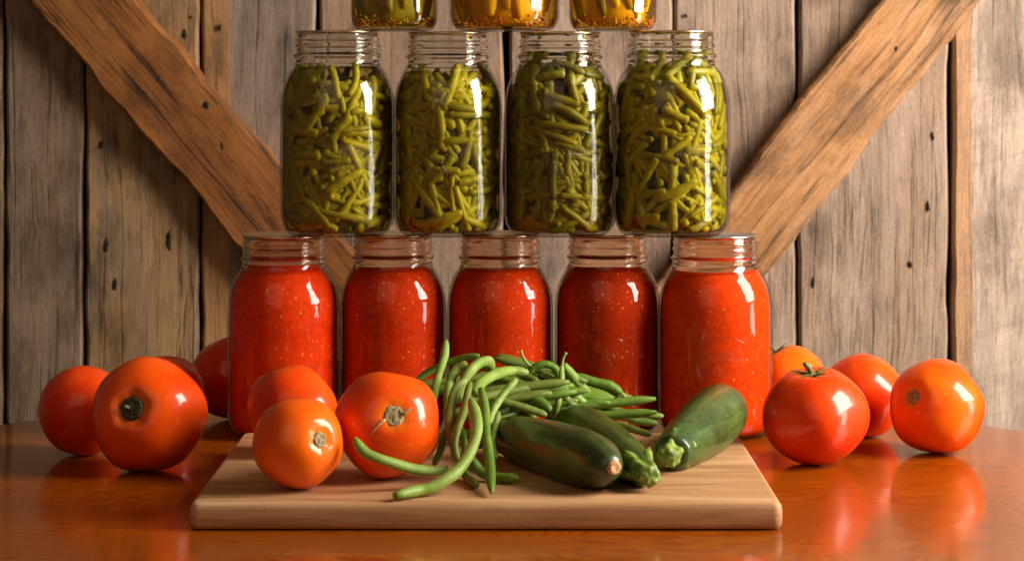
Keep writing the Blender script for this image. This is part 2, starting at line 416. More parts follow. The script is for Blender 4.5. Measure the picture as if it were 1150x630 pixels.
# --- tomato jars
def puree_mat(name, col, deep):
    k = NT(name); v = k.coord()
    vo = k.n('TexVoronoi'); k.l(k.coord((1, 1, 0.9), src=v), vo.inputs['Vector']); vo.inputs['Scale'].default_value = 250
    cs = k.n('SeparateColor'); k.l(vo.outputs['Color'], cs.inputs[0])
    thr = k.math('MULTIPLY', cs.outputs[1], 0.27)
    seed = k.math('MULTIPLY', k.math('LESS_THAN', vo.outputs['Distance'], thr), k.math('GREATER_THAN', cs.outputs[0], 0.5))
    patch = k.ramp(k.noise(k.coord((1, 1, 1), (3, 1, 2), src=v), 28, 3), [(0.42, 0.0), (0.56, 1.0)])
    seed = k.math('MULTIPLY', seed, k.math('MULTIPLY_ADD', patch, 0.75, 0.25))
    pulp = k.noise(v, 120, 5, 0.65); cloud = k.noise(v, 30, 4)
    c = k.mix(k.ramp(cloud, [(0.35, 0.0), (0.65, 1.0)]), deep, col)
    c = k.mix(0.7, c, k.ramp(pulp, [(0.3, 0.72), (0.65, 1.12)]), 'MULTIPLY')
    fib = k.noise(v, 330, 4, 0.7)
    c = k.mix(k.math('MULTIPLY', k.ramp(fib, [(0.58, 0.0), (0.68, 1.0)]), 0.3), c, (0.85, 0.26, 0.04))
    c = k.mix(k.math('MULTIPLY', seed, 0.75), c, (0.85, 0.30, 0.05))
    k.pbr(c, 0.5, k.bump(pulp, 0.2, 0.0006), Specular_IOR_Level=0.03)
    return k.m
def inner_profile(z_top, inset=0.0022, z_bot=0.004):
    pts = [(0, z_bot)]
    z = z_bot
    while z < z_top:
        pts.append((max(r_at(z)-(inset if z < 0.1375 else 0.0044), 0.001), z)); z += 0.0035
    pts += [(max(r_at(z_top)-(inset if z_top < 0.1375 else 0.0044), 0.001), z_top), (0, z_top)]
    return pts
TJ = [  # px centre, depth, width px, liquid line z, colours, lid, label
    (318.5, 1.800, 123, 0.1450, ((0.74, 0.042, 0.002), (0.69, 0.030, 0.002)), GOLD, 'jar of red tomato puree at the left end of the bottom row', 0.3),
    (441.5, 1.812, 117, 0.1415, ((0.60, 0.034, 0.002), (0.54, 0.026, 0.002)), GOLD, 'jar of tomato puree behind the largest tomato on the cutting board', 1.2),
    (561.5, 1.812, 117, 0.1405, ((0.64, 0.038, 0.002), (0.58, 0.029, 0.002)), GOLD, 'middle jar of the five tomato puree jars, behind the green beans', 2.6),
    (682, 1.815, 116, 0.1412, ((0.46, 0.026, 0.002), (0.41, 0.019, 0.001)), GOLD, 'darkest tomato puree jar, second from the right in the bottom row', 4.0),
    (803, 1.800, 126, 0.1372, ((0.84, 0.056, 0.002), (0.79, 0.046, 0.002)), SILVER, 'brightest orange-red puree jar with silvery lid, right end of bottom row', 5.1)]
for (px, D, wpx, lz, cols, lm, lab, sd) in TJ:
    sx = wpx*1.022*D/F_PX/2/JR; sz = 0.168/JAR_H
    X = (px-CX)/F_PX*D
    j = make_jar('tomato_jar', (X, D, 0.0), sx, sz, lab, 'jars of tomato puree in the bottom row', lz, NECK_RED, lm)
    bm = bmesh.new(); lathe(bm, inner_profile(lz), 72)
    for v in bm.verts: v.co = Vector((v.co.x*sx, v.co.y*sx, v.co.z*sz))
    mesh_obj('puree', bm, puree_mat('tomato_puree', *cols), j)
    if sd in (4.0, 5.1): embossing(j, sx, sz, 0.066, math.radians(-90+random.Random(sd).uniform(-12, 12)), 0.024, 0.021)

# --- bean jars
def piece_mat(name, a, b):
    k = NT(name); v = k.coord()
    oi = k.n('ObjectInfo')
    n = k.noise(v, 90, 4)
    c = k.mix(k.ramp(n, [(0.3, 0.0), (0.7, 1.0)]), a, b)
    c = k.mix(0.8, c, k.ramp(oi.outputs['Random'], [(0, (0.45, 0.46, 0.5)), (0.5, (0.95, 0.95, 0.9)), (1, (1.12, 1.08, 1.0))]), 'MULTIPLY')
    k.pbr(c, 0.42, k.bump(k.noise(v, 300, 3), 0.2, 0.0005), Specular_IOR_Level=0.4, Subsurface_Weight=0.1, Subsurface_Scale=0.003)
    return k.m
def brine_mat(name, tint, edge):
    k = NT(name); lw = k.n('LayerWeight'); lw.inputs['Blend'].default_value = 0.5
    tr = k.n('BsdfTransparent'); k.l(k.mix(k.math('POWER', lw.outputs['Facing'], 2.0), tint, edge), tr.inputs[0])
    gl = k.n('BsdfGlossy'); gl.inputs['Roughness'].default_value = 0.05
    mx = k.n('MixShader'); mx.inputs[0].default_value = 0.03
    k.l(tr.outputs[0], mx.inputs[1]); k.l(gl.outputs[0], mx.inputs[2]); k.l(mx.outputs[0], k.out.inputs[0])
    return k.m
PIECE = piece_mat('canned_bean_skin', (0.34, 0.295, 0.013), (0.47, 0.41, 0.021))
PIECE_D = piece_mat('canned_bean_skin_dark', (0.20, 0.168, 0.010), (0.29, 0.245, 0.015))
BRINE = brine_mat('bean_brine', (0.95, 0.91, 0.62), (0.16, 0.125, 0.022))
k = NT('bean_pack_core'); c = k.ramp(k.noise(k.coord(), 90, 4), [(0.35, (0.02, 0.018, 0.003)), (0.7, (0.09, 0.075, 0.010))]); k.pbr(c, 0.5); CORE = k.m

def bean_piece(bm, rnd, phi, z, rc_in, alpha, L, r, sx):
    n = 11; pts = []
    bend = rnd.gauss(0, 0.22)
    u = 0.0; zz = 0.0; path = []
    for i in range(n):
        s = (i/(n-1)-0.5)*L
        a = alpha+bend*s/L*1.2
        path.append((a, s))
    x = y = 0.0; xs = [0]; ys = [0]
    for i in range(1, n):
        ds = L/(n-1); a = path[i][0]; x += ds*math.cos(a); y += ds*math.sin(a); xs.append(x); ys.append(y)
    mx, my = sum(xs)/n, sum(ys)/n
    for i in range(n):
        zz = min(max(z+ys[i]-my, 0.007), 0.1500)
        rr = max((r_at(zz)-0.0022)*sx-r-rc_in, 0.012)
        a = phi+(xs[i]-mx)/rr
        pts.append(Vector((rr*math.cos(a), rr*math.sin(a), zz)))
    tp = rnd.choice([1, 1, 0.8, 0.62]); rad = [r*(0.93 if i in (0, n-1) else 1.0)*(tp+(1-tp)*i/(n-1))*(1+0.07*math.sin(i*1.7+phi*9)) for i in range(n)]
    tube(bm, pts, rad, 8)

GJ = [  # px, depth, width px, liquid z, fill z, seed, mat, label
    (379, 1.790, 125, 0.1385, 0.133, 1, PIECE, 'jar of green bean pieces at the left end of the middle row'),
    (503, 1.790, 119, 0.1360, 0.132, 2, PIECE, 'jar of packed bean pieces, second from the left in the middle row'),
    (629, 1.790, 122, 0.1250, 0.145, 3, PIECE_D, 'darkest jar of bean pieces, right of the black gap between wall boards'),
    (754, 1.790, 128, 0.1260, 0.145, 4, PIECE, 'jar of bright bean pieces at the right end of the middle row')]
ROW2 = 0.1682
for (px, D, wpx, lz, fz, sd, pm, lab) in GJ:
    rnd = random.Random(sd*17)
    sx = wpx*1.025*D/F_PX/2/JR; sz = (0.1703 if sd in (1, 4) else 0.1693)/JAR_H
    j = make_jar('bean_jar', ((px-CX)/F_PX*D, D, ROW2), sx, sz, lab, 'jars of green beans in the middle row', lz, NECK, GOLD)
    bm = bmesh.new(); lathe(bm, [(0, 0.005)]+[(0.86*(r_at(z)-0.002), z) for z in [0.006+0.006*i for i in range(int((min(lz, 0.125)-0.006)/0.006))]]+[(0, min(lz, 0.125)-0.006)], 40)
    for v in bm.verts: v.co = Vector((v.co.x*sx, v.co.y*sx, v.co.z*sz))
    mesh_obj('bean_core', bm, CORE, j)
    bm = bmesh.new(); lathe(bm, inner_profile(lz, 0.0019), 72)
    for v in bm.verts: v.co = Vector((v.co.x*sx, v.co.y*sx, v.co.z*sz))
    mesh_obj('brine', bm, BRINE, j)
    placed = []
    for q in range(100):                                         # outer layer: every piece a mesh of its own
        best = None
        for _ in range(14):
            phi = math.radians(rnd.uniform(-205, 25)); z = rnd.uniform(0.010, fz-0.004)
            dd = min([((phi-p)*JR)**2+((z-zz)*0.9)**2 for p, zz in placed] or [1])
            if best is None or dd > best[0]: best = (dd, phi, z)
        _, phi, z = best; placed.append((phi, z))
        bm = bmesh.new()
        r = rnd.uniform(0.0030, 0.0044)
        if rnd.random() < 0.3:                                   # seen end-on
            rr = (r_at(z)-0.002)*sx; d = Vector((math.cos(phi), math.sin(phi), rnd.uniform(-0.3, 0.3))).normalized()
            e = Vector((math.cos(phi)*rr, math.sin(phi)*rr, z))
            r *= rnd.uniform(0.6, 1.0); tube(bm, spline([e-d*0.020, e-d*0.010, e-d*0.0025], 6), [r*0.95]*6, 10)
        else:
            z = max(z, 0.012)
            al = rnd.choice([rnd.gauss(0.5, 0.5), rnd.gauss(-0.5, 0.5), rnd.gauss(0, 0.25), rnd.gauss(1.5, 0.35)])
            bean_piece(bm, rnd, phi, z, rnd.choice([0, 0.0, 0.001, 0.0035]), al, rnd.uniform(0.020, 0.046), r, sx)
        for v in bm.verts: v.co.z *= sz
        mesh_obj('bean_piece', bm, pm, j)
    bm = bmesh.new()                                             # what lies behind them
    for q in range(330):
        phi = rnd.uniform(0, 2*math.pi); z = rnd.uniform(0.010, fz-0.006)
        bean_piece(bm, rnd, phi, z, rnd.uniform(0.002, 0.006), rnd.uniform(-1.6, 1.6), rnd.uniform(0.020, 0.042), rnd.uniform(0.0030, 0.0040), sx)
    for v in bm.verts: v.co.z *= sz
    o = mesh_obj('bean_filling', bm, pm, j); o['kind'] = 'stuff'
    embossing(j, sx, sz, 0.066, math.radians(-90+(sd*37 % 40)-10), 0.024, 0.021)

# --- pickle jars of the top row (only their lower ends are in the picture)
ROW3 = ROW2+0.1701
def flesh_mat(name, a, b, rough=0.35):
    k = NT(name); n = k.noise(k.coord((1, 1, 0.5)), 70, 4)
    k.pbr(k.mix(k.ramp(n, [(0.3, 0.0), (0.7, 1.0)]), a, b), rough, k.bump(k.noise(k.coord(), 200, 3), 0.25, 0.0006), Subsurface_Weight=0.3, Subsurface_Scale=0.006); return k.m
PK_GREEN = flesh_mat('pickle_skin', (0.20, 0.18, 0.008), (0.44, 0.36, 0.02)); PK_YEL = flesh_mat('yellow_pickle_flesh', (0.75, 0.52, 0.012), (0.92, 0.72, 0.035))
PK_AMB = flesh_mat('amber_glow_flesh', (0.58, 0.30, 0.006), (0.78, 0.46, 0.012)); SPICE_R = flesh_mat('red_spice', (0.55, 0.03, 0.01), (0.6, 0.12, 0.01)); SPICE_Y = flesh_mat('mustard_grain', (0.7, 0.35, 0.03), (0.8, 0.5, 0.06))  # amber is kept light to imitate the glow through the brine
AMBER = brine_mat('amber_brine', (0.95, 0.82, 0.40), (0.50, 0.28, 0.05)); OLIVE = brine_mat('olive_brine', (0.93, 0.87, 0.50), (0.38, 0.30, 0.06))
PJ = [(443, 1.79, 98, 'olive', 'jar of dark green pickle slices, leftmost jar of the top row'),
      (566.5, 1.79, 122, 'amber', 'widest top row jar, with amber brine and a red speck at its bottom'),
      (688, 1.79, 98, 'mixed', 'top row jar of yellow and green pickle strips above orange spice, rightmost')]
for (px, D, wpx, kind, lab) in PJ:
    rnd = random.Random(px)
    sx = wpx*D/F_PX/2/JR; sz = 0.72
    j = make_jar('pickle_jar', ((px-CX)/F_PX*D, D, ROW3), sx, sz, lab, 'pickle jars in the top row', 0.13, NECK, GOLD)
    bm = bmesh.new(); lathe(bm, inner_profile(0.130, 0.0013), 64)
    for v in bm.verts: v.co = Vector((v.co.x*sx, v.co.y*sx, v.co.z*sz))
    mesh_obj('brine', bm, OLIVE if kind == 'olive' else AMBER, j)
    bm = bmesh.new(); lathe(bm, [(0, 0.006), (0.025, 0.006), (0.034, 0.012), (0.036, 0.02), (0.036, 0.12), (0, 0.125)], 40)
    for v in bm.verts:
        s = 1+0.07*noise.noise(v.co*60); v.co = Vector((v.co.x*sx*s, v.co.y*sx*s, v.co.z*sz))
    mesh_obj('pickle_glow_core', bm, {'olive': PK_GREEN, 'amber': PK_AMB, 'mixed': PK_AMB}[kind], j)  # added opaque core, its light colour stands in for light passing through the jar
    for q in range(9):
        phi = math.radians(-185+q*24+rnd.uniform(-6, 6)); rr = 0.0355*sx
        tilt = rnd.uniform(-0.35, 0.35) if kind != 'mixed' else rnd.uniform(0.1, 0.6)
        zb = rnd.uniform(0.012, 0.028); pts = []
        for t in (0, 0.33, 0.66, 1):
            a = phi-tilt*t*1.3; pts.append(Vector((rr*math.cos(a), rr*math.sin(a), (zb+t*0.085)*sz)))
        bm = bmesh.new(); R_ = rnd.uniform(0.0065, 0.0085)*sx
        tube(bm, spline(pts, 14), [R_*(0.45+0.55*min(1, i/3)) for i in range(14)], 10)
        m = PK_GREEN if kind == 'olive' else (PK_AMB if (kind == 'amber' and q % 3) else PK_YEL)
        if kind == 'mixed' and q % 2: m = PK_GREEN
        mesh_obj('pickle_strip', bm, m, j)
    for nm, m, cnt, rr0 in (('chili_flakes', SPICE_R, 26, 0.0014), ('mustard_grains', SPICE_Y, 80, 0.0010)):
        bm = bmesh.new()
        for q in range(cnt):
            phi = rnd.uniform(-math.pi, 0.3); z = 0.005+abs(rnd.gauss(0, 0.006)); r = (r_at(z)-0.003)*sx
            mt = Matrix.Translation((r*math.cos(phi), r*math.sin(phi), z*sz)) @ Matrix.Rotation(rnd.uniform(0, 3), 4, 'X') @ Matrix.Diagonal((1, rnd.uniform(0.6, 1.4), 0.7, 1))
            bmesh.ops.create_icosphere(bm, subdivisions=1, radius=rr0*rnd.uniform(0.6, 1.5), matrix=mt)
        o = mesh_obj(nm, bm, m, j); o['kind'] = 'stuff'

# ------------------------------------------------------------------ tomatoes
def tomato_mat(name, red, orange, R, sq, warm=0.5):
    k = NT(name); v = k.coord()
    sx = k.n('SeparateXYZ'); k.l(v, sx.inputs[0])
    zz = k.math('DIVIDE', sx.outputs[2], R*sq)
    n = k.noise(v, 19, 7, 0.62); sp = k.noise(v, 420, 2)
    g = k.math('ADD', k.math('MULTIPLY', zz, 0.32), k.math('MULTIPLY_ADD', k.math('SUBTRACT', n, 0.5), 1.9, warm))
    c = k.mix(k.ramp(g, [(0.1, 0.0), (0.9, 1.0)]), red, orange)
    rad = k.math('SQRT', k.math('ADD', k.math('POWER', sx.outputs[0], 2.0), k.math('POWER', sx.outputs[1], 2.0)))
    rn = k.math('ADD', k.math('DIVIDE', rad, R), k.math('MULTIPLY', k.math('SUBTRACT', k.noise(v, 90, 3), 0.5), 0.16))
    ring = k.math('MULTIPLY', k.ramp(rn, [(0.16, 1.0), (0.38, 0.0)]), k.math('GREATER_THAN', zz, 0.2))
    c = k.mix(k.math('MULTIPLY', ring, 0.5), c, (0.66, 0.26, 0.012))
    c = k.mix(k.math('MULTIPLY', k.ramp(sp, [(0.66, 0.0), (0.72, 1.0)]), 0.25), c, (0.9, 0.42, 0.05))
    k.pbr(c, 0.4, k.bump(k.noise(v, 60, 3), 0.10, 0.0012), Specular_IOR_Level=0.12, Coat_Weight=0.6, Coat_Roughness=0.12)
    return k.m
def stem_dir(px, py, D, dx, dy):
    "direction from the fruit's centre whose tip appears dx,dy (fractions of the radius, dy up) from the centre"
    f = math.sqrt(max(0.02, 1-dx*dx-dy*dy)); view = (Vector((0, 0, CAM_H))-at(px, py, D)).normalized()
    right = Vector((view.y*-1, view.x, 0)).normalized()
    up = view.cross(right)*-1 if view.cross(right).z < 0 else view.cross(right)
    return (right*dx+up*dy+view*f).normalized()
k = NT('tomato_scar_cork'); c = k.ramp(k.noise(k.coord(), 900, 4), [(0.35, (0.10, 0.06, 0.02)), (0.6, (0.42, 0.33, 0.16))]); k.pbr(c, 0.7); SCAR = k.m
k = NT('tomato_scar_dark'); c = k.ramp(k.noise(k.coord(), 700, 4), [(0.4, (0.015, 0.010, 0.005)), (0.75, (0.12, 0.09, 0.03))]); k.pbr(c, 0.6); SCAR_D = k.m
k = NT('tomato_stalk_green'); c = k.ramp(k.noise(k.coord(), 500, 3), [(0.35, (0.05, 0.07, 0.015)), (0.7, (0.16, 0.17, 0.05))]); k.pbr(c, 0.6); STALK = k.m
k = NT('tomato_sepal_dry'); c = k.ramp(k.noise(k.coord(), 500, 3), [(0.35, (0.30, 0.17, 0.06)), (0.7, (0.55, 0.38, 0.17))]); k.pbr(c, 0.7); SEPAL = k.m

def tomato(px, D, R, base, sdir, col, label, seed, cal=None, sq=0.93, lob=0.02, warm=0.5, wide=1.0, group=None):
    X = (px-CX)/F_PX*D
    rnd = random.Random(seed)
    d = Vector(sdir).normalized()
    q = Vector((0, 0, 1)).rotation_difference(d)
    ph0 = rnd.uniform(0, 6); dep = 0.21 if cal == 'dark' else 0.12
    bm = bmesh.new(); nU, nV = 64, 40
    def surf(th, ph):
        l = 1+lob*math.cos(5*ph+ph0)*math.sin(th)+lob*0.8*math.cos(3*ph-ph0)*math.sin(th)**2
        s = R*l*math.sin(th)**0.94 if th > 0 else 0
        z = R*sq*math.cos(th)-R*dep*math.exp(-(th/0.25)**2)*(1+0.08*math.cos(5*ph+ph0))+R*0.05*math.exp(-((math.pi-th)/0.3)**2)
        e = 1+0.026*noise.noise(Vector((math.cos(ph)*math.sin(th), math.sin(ph)*math.sin(th), math.cos(th)))*1.6+Vector((seed, 0, 0)))
        return Vector((s*math.cos(ph)*e, s*math.sin(ph)*e, z*e))
    rings = []
    for i in range(nV+1):
        th = math.pi*i/nV
        if i in (0, nV): rings.append([bm.verts.new(surf(th, 0))])
        else: rings.append([bm.verts.new(surf(th, 2*math.pi*j/nU)) for j in range(nU)])
    for i in range(nV):
        a, b = rings[i], rings[i+1]
        for j in range(nU):
            j2 = (j+1) % nU
            if len(a) == 1: bm.faces.new((a[0], b[j], b[j2]))
            elif len(b) == 1: bm.faces.new((a[j], a[j2], b[0]))
            else: bm.faces.new((a[j], a[j2], b[j2], b[j]))
    zmin = min((q @ v.co).z for v in bm.verts)
    centre = Vector((X, D, base-zmin))
    m = tomato_mat('tomato_skin', col[0], col[1], R, sq, warm)
    if cal is None:
        o = mesh_obj('tomato', bm, m); o.location = centre; o.rotation_euler = q.to_euler()
        return tag(o, label, 'tomato', group)
    t = thing('tomato', (X, D, base), label, 'tomato', group)
    def put(o): o.parent = t; o.location = (0, 0, -zmin); o.rotation_euler = q.to_euler()
    put(mesh_obj('skin', bm, m))
    zt = R*sq-R*(dep-0.005)+(0.0026 if cal == 'dark' else 0)
    bm = bmesh.new()
    rs = {'scar': 0.165, 'dark': 0.20, 'big': 0.20, 'stalk': 0.10}[cal]*R
    lathe(bm, [(0, zt+0.0016), (rs*0.35, zt+0.0018), (rs*0.6, zt+0.0010), (rs*0.8, zt+0.0019), (rs, zt+0.0012), (rs*1.12, zt-0.002)], 24)
    for v in bm.verts: v.co += Vector((noise.noise(v.co*900), noise.noise(v.co*900+Vector((5, 0, 0))), noise.noise(v.co*700+Vector((0, 7, 0)))))*rs*0.16
    put(mesh_obj('stem_scar', bm, SCAR_D if cal == 'dark' else SCAR))
    if cal in ('dark', 'stalk'):
        bm = bmesh.new()
        b0 = Vector((0, 0, zt-0.001))
        if cal == 'dark': pts = [b0+Vector((-0.002, 0.001, 0)), b0+Vector((-0.0025, 0.001, 0.004)), b0+Vector((-0.004, 0.0015, 0.0065))]; rr = [0.0017, 0.0014, 0.0016]
        else: pts = [b0, b0+Vector((-0.001, 0, 0.006)), b0+Vector((-0.005, 0, 0.0115))]; rr = [0.0022, 0.0016, 0.0019]
        sp = spline(pts, 8); tube(bm, sp, [rr[0]+(rr[2]-rr[0])*i/7 for i in range(8)], 8)
        put(mesh_obj('stem', bm, STALK))
    ns = {'scar': [], 'dark': [], 'big': [3.75, 0.35], 'stalk': [0.2, 1.5, 2.7, 3.9, 5.1]}[cal]
    for a in ns:
        bm = bmesh.new(); L = (0.40 if a > 3 and cal == 'big' else 0.17)*R if cal == 'big' else 0.30*R
        pts = []
        for i in range(7):
            t_ = i/6; rr = rs*0.8+L*t_; th = math.asin(min(0.95, rr/R)); p = surf(th, a+0.25*t_)
            pts.append(p+Vector((0, 0, 0.0008+(0.002*t_*t_ if cal == 'stalk' else 0.0003))))
        tube(bm, pts, [0.0014*(1-0.75*i/6) for i in range(7)], 6, 0.5)
        put(mesh_obj('sepal', bm, SEPAL if cal == 'big' else STALK))
    return t
RO = ((0.72, 0.024, 0.001), (0.90, 0.095, 0.002)); OR = ((0.84, 0.040, 0.001), (0.94, 0.155, 0.003)); DR = ((0.68, 0.022, 0.001), (0.82, 0.080, 0.002)); RD = ((0.70, 0.022, 0.001), (0.84, 0.062, 0.002))
tomato(93, 1.700, 0.0355, 0, (0.8, 0.55, 0.2), DR, 'plain red tomato at the far left, stem side hidden', 1, sq=0.97, warm=0.42)
tomato(167, 1.632, 0.0435, 0, stem_dir(167, 467, 1.63, -0.34, 0.14), RO, 'large tomato left of the board with dark sunken stem scar', 2, 'dark', sq=0.97, warm=0.48)
tomato(187, 1.800, 0.0330, 0, (0, 0.3, 0.9), DR, 'tomato mostly hidden behind the large tomato at the left', 3, warm=0.3, sq=1.0)
tomato(261, 1.882, 0.0360, 0, (0.2, 0.9, 0.3), DR, 'shaded tomato half hidden behind the leftmost puree jar', 4, warm=0.28, sq=1.0)
tomato(328, 1.600, 0.0335, BT, (0.55, 0.75, 0.25), RO, 'orange-red tomato at the rear left of the cutting board', 5, lob=0.035, warm=0.45, sq=0.95)
tomato(335, 1.466, 0.0312, BT, stem_dir(335, 503, 1.466, 0.54, 0.05), OR, 'smallest tomato, orange, front left on the cutting board with pale round scar', 6, 'scar', sq=0.95, warm=0.55)
tomato(435, 1.505, 0.0372, BT, stem_dir(436, 480, 1.505, 0.14, 0.16), RO, 'big tomato on the board beside the beans, brown scar with dry sepal', 7, 'big', sq=0.98, lob=0.028, warm=0.5)
tomato(915, 1.663, 0.0412, 0, (-0.10, -0.16, 0.98), RD, 'red tomato right of the board with upright green stalk on top', 8, 'stalk', sq=0.90, lob=0.025, warm=0.42)
tomato(968, 1.786, 0.0345, 0, (0.2, 0.8, 0.5), RO, 'tomato behind and between the two front tomatoes at the right', 9, warm=0.5, sq=1.0)
tomato(887, 1.875, 0.0335, 0, (-0.42, 0.05, 0.9), OR, 'orange tomato peeping out behind the rightmost puree jar', 10, 'stalk', warm=0.5, sq=0.96)
tomato(1052, 1.708, 0.0375, 0, stem_dir(1052, 458, 1.708, -0.54, 0.22), OR, 'orange tomato at the far right with round grey-brown scar', 11, 'scar', sq=0.98, warm=0.42)

# ------------------------------------------------------------------ zucchini
def zuc_mat(name, dark, mid, light, amt):
    k = NT(name); v = k.coord()
    n = k.noise(v, 38, 4, 0.6); sp = k.noise(v, 380, 3, 0.6); st = k.noise(k.coord((1, 1, 0.05), src=v), 120, 3)
    c = k.mix(k.ramp(n, [(0.35, 0.0), (0.68, 1.0)]), dark, mid)
    c = k.mix(k.math('MULTIPLY', k.ramp(sp, [(0.54, 0.0), (0.66, 1.0)]), amt), c, light)
    c = k.mix(k.math('MULTIPLY', k.ramp(st, [(0.55, 0.0), (0.72, 1.0)]), amt*0.8), c, light)
    k.pbr(c, 0.36, k.bump(k.noise(v, 160, 5), 0.2, 0.0008), Specular_IOR_Level=0.45, Coat_Weight=0.3, Coat_Roughness=0.16)
    return k.m
k = NT('zucchini_stalk'); c = k.ramp(k.noise(k.coord(), 260, 3), [(0.38, (0.07, 0.14, 0.012)), (0.68, (0.30, 0.38, 0.05))]); k.pbr(c, 0.5); ZST = k.m
k = NT('zucchini_scar'); c = k.ramp(k.noise(k.coord(), 500, 3), [(0.35, (0.45, 0.22, 0.08)), (0.7, (0.72, 0.45, 0.22))]); k.pbr(c, 0.7); ZSC = k.m
def zucchini(A, B, rmax, prof, mat, label, end):
    A, B = Vector(A), Vector(B)
    d = B-A; L = d.length; q = Vector((0, 0, 1)).rotation_difference(d.normalized())
    z = thing('zucchini', A, label, 'zucchini')
    bm = bmesh.new(); pr = []
    P = spline([Vector((t, r, 0)) for t, r in prof], 40)
    for p in P: pr.append((max(0.0, p.y)*rmax, p.x*L))
    pr[0] = (0, pr[0][1]); pr[-1] = (0, pr[-1][1])
    lathe(bm, pr, 48)
    for v in bm.verts:
        a = math.atan2(v.co.y, v.co.x); t = v.co.z/L
        rib = 1+(0.022*math.cos(5*a)+0.012*math.cos(10*a))*(0.35+0.65*abs(t-0.4))
        v.co.x *= rib; v.co.y *= rib; v.co.x += 0.003*math.sin(t*math.pi)
    o = mesh_obj('skin', bm, mat, z); o.rotation_euler = q.to_euler()
    if end == 'scar':
        bm = bmesh.new(); zt = L
        lathe(bm, [(0, zt+0.0012), (0.0020, zt+0.0008), (0.0032, zt+0.0016), (0.0046, zt+0.0007), (0.0050, zt-0.002)], 20)
        for v in bm.verts: v.co += Vector((noise.noise(v.co*800), noise.noise(v.co*800+Vector((3, 0, 0))), 0))*0.0008
        s = mesh_obj('blossom_scar', bm, ZSC, z); s.rotation_euler = q.to_euler()
    else:
        bm = bmesh.new(); n = 40; rings = []
        for (rr, zz, lob) in [(0.0, L+0.0145, 0), (0.0058, L+0.0145, 0.10), (0.0086, L+0.013, 0.2), (0.0085, L+0.008, 0.25), (0.0088, L+0.002, 0.30), (0.0125, L-0.006, 0.42), (0.0140, L-0.010, 0.5), (0.0128, L-0.0125, 0.5)]:
            if rr == 0: rings.append([bm.verts.new((0, 0, zz))]); continue
            ring = []
            for i in range(n):
                a = 2*math.pi*i/n; l = 1+lob*max(-0.6, math.cos(5*a))*0.7
                ring.append(bm.verts.new((rr*l*math.cos(a), rr*l*math.sin(a), zz-(0.006*lob*math.cos(5*a)))))
            rings.append(ring)
        for i in range(n): bm.faces.new((rings[0][0], rings[1][i], rings[1][(i+1) % n]))
        for a, b in zip(rings[1:], rings[2:]):
            for i in range(n): bm.faces.new((a[i], a[(i+1) % n], b[(i+1) % n], b[i]))
        for v in bm.verts: v.co.x *= 0.86; v.co.y *= 0.86; v.co.x *= 1+0.15*noise.noise(v.co*300); v.co.y *= 1+0.15*noise.noise(v.co*300+Vector((4, 4, 0)))
        s = mesh_obj('stalk', bm, ZST, z); s.rotation_euler = q.to_euler()
    return z
ZD = zuc_mat('dark_zucchini_skin', (0.020, 0.036, 0.006), (0.052, 0.072, 0.013), (0.10, 0.13, 0.03), 0.35)
ZM = zuc_mat('mid_zucchini_skin', (0.020, 0.050, 0.006), (0.060, 0.11, 0.012), (0.14, 0.19, 0.035), 0.4)
ZL = zuc_mat('light_zucchini_skin', (0.018, 0.046, 0.007), (0.055, 0.120, 0.015), (0.15, 0.22, 0.05), 0.4)
BL = [(0.0, 0.0), (0.012, 0.34), (0.06, 0.60), (0.2, 0.82), (0.45, 0.98), (0.7, 1.0), (0.86, 0.84), (0.95, 0.55), (0.985, 0.33), (1.0, 0.0)]
ST = [(0.0, 0.0), (0.015, 0.4), (0.06, 0.72), (0.16, 0.95), (0.32, 1.0), (0.55, 0.94), (0.78, 0.80), (0.94, 0.62), (0.99, 0.5), (1.0, 0.0)]
zucchini((-0.012, 1.600, BT+0.017), (0.0690, 1.437, BT+0.0200), 0.0205, BL, ZD, 'dark green zucchini at the front with tan blossom scar facing forward', 'scar')
zucchini((0.0415, 1.650, BT+0.018), (0.0905, 1.464, BT+0.0122), 0.0180, ST, ZM, 'middle zucchini lying partly behind the front one, pale green stalk forward', 'stalk')
zucchini((0.1700, 1.688, BT+0.0235), (0.1135, 1.527, BT+0.0137), 0.0228, ST, ZL, 'plumpest and lightest zucchini at the right end of the cutting board', 'stalk')

# ------------------------------------------------------------------ green beans
def bean_mat(name, a, b):
    k = NT(name); v = k.coord()
    n = k.noise(v, 45, 4); f = k.noise(v, 500, 2)
    c = k.mix(k.ramp(n, [(0.3, 0.0), (0.7, 1.0)]), a, b)
    c = k.mix(0.5, c, k.ramp(f, [(0.3, 0.7), (0.7, 1.18)]), 'MULTIPLY')
    c = k.mix(k.math('MULTIPLY', k.ramp(k.noise(v, 130, 4, 0.6), [(0.60, 0.0), (0.72, 1.0)]), 0.4), c, (0.30, 0.30, 0.07))
    k.pbr(c, 0.5, k.bump(k.noise(v, 240, 4), 0.25, 0.0007), Specular_IOR_Level=0.35, Subsurface_Weight=0.1, Subsurface_Scale=0.003)
    return k.m
G1 = bean_mat('bean_skin_light', (0.17, 0.29, 0.03), (0.29, 0.40, 0.08)); G2 = bean_mat('bean_skin', (0.085, 0.18, 0.012), (0.16, 0.27, 0.03)); G3 = bean_mat('bean_skin_olive', (0.10, 0.15, 0.018), (0.20, 0.24, 0.035))
k = NT('bean_stem'); k.pbr((0.28, 0.36, 0.10), 0.6); GST = k.m
GRP = 'green beans heaped on the cutting board'
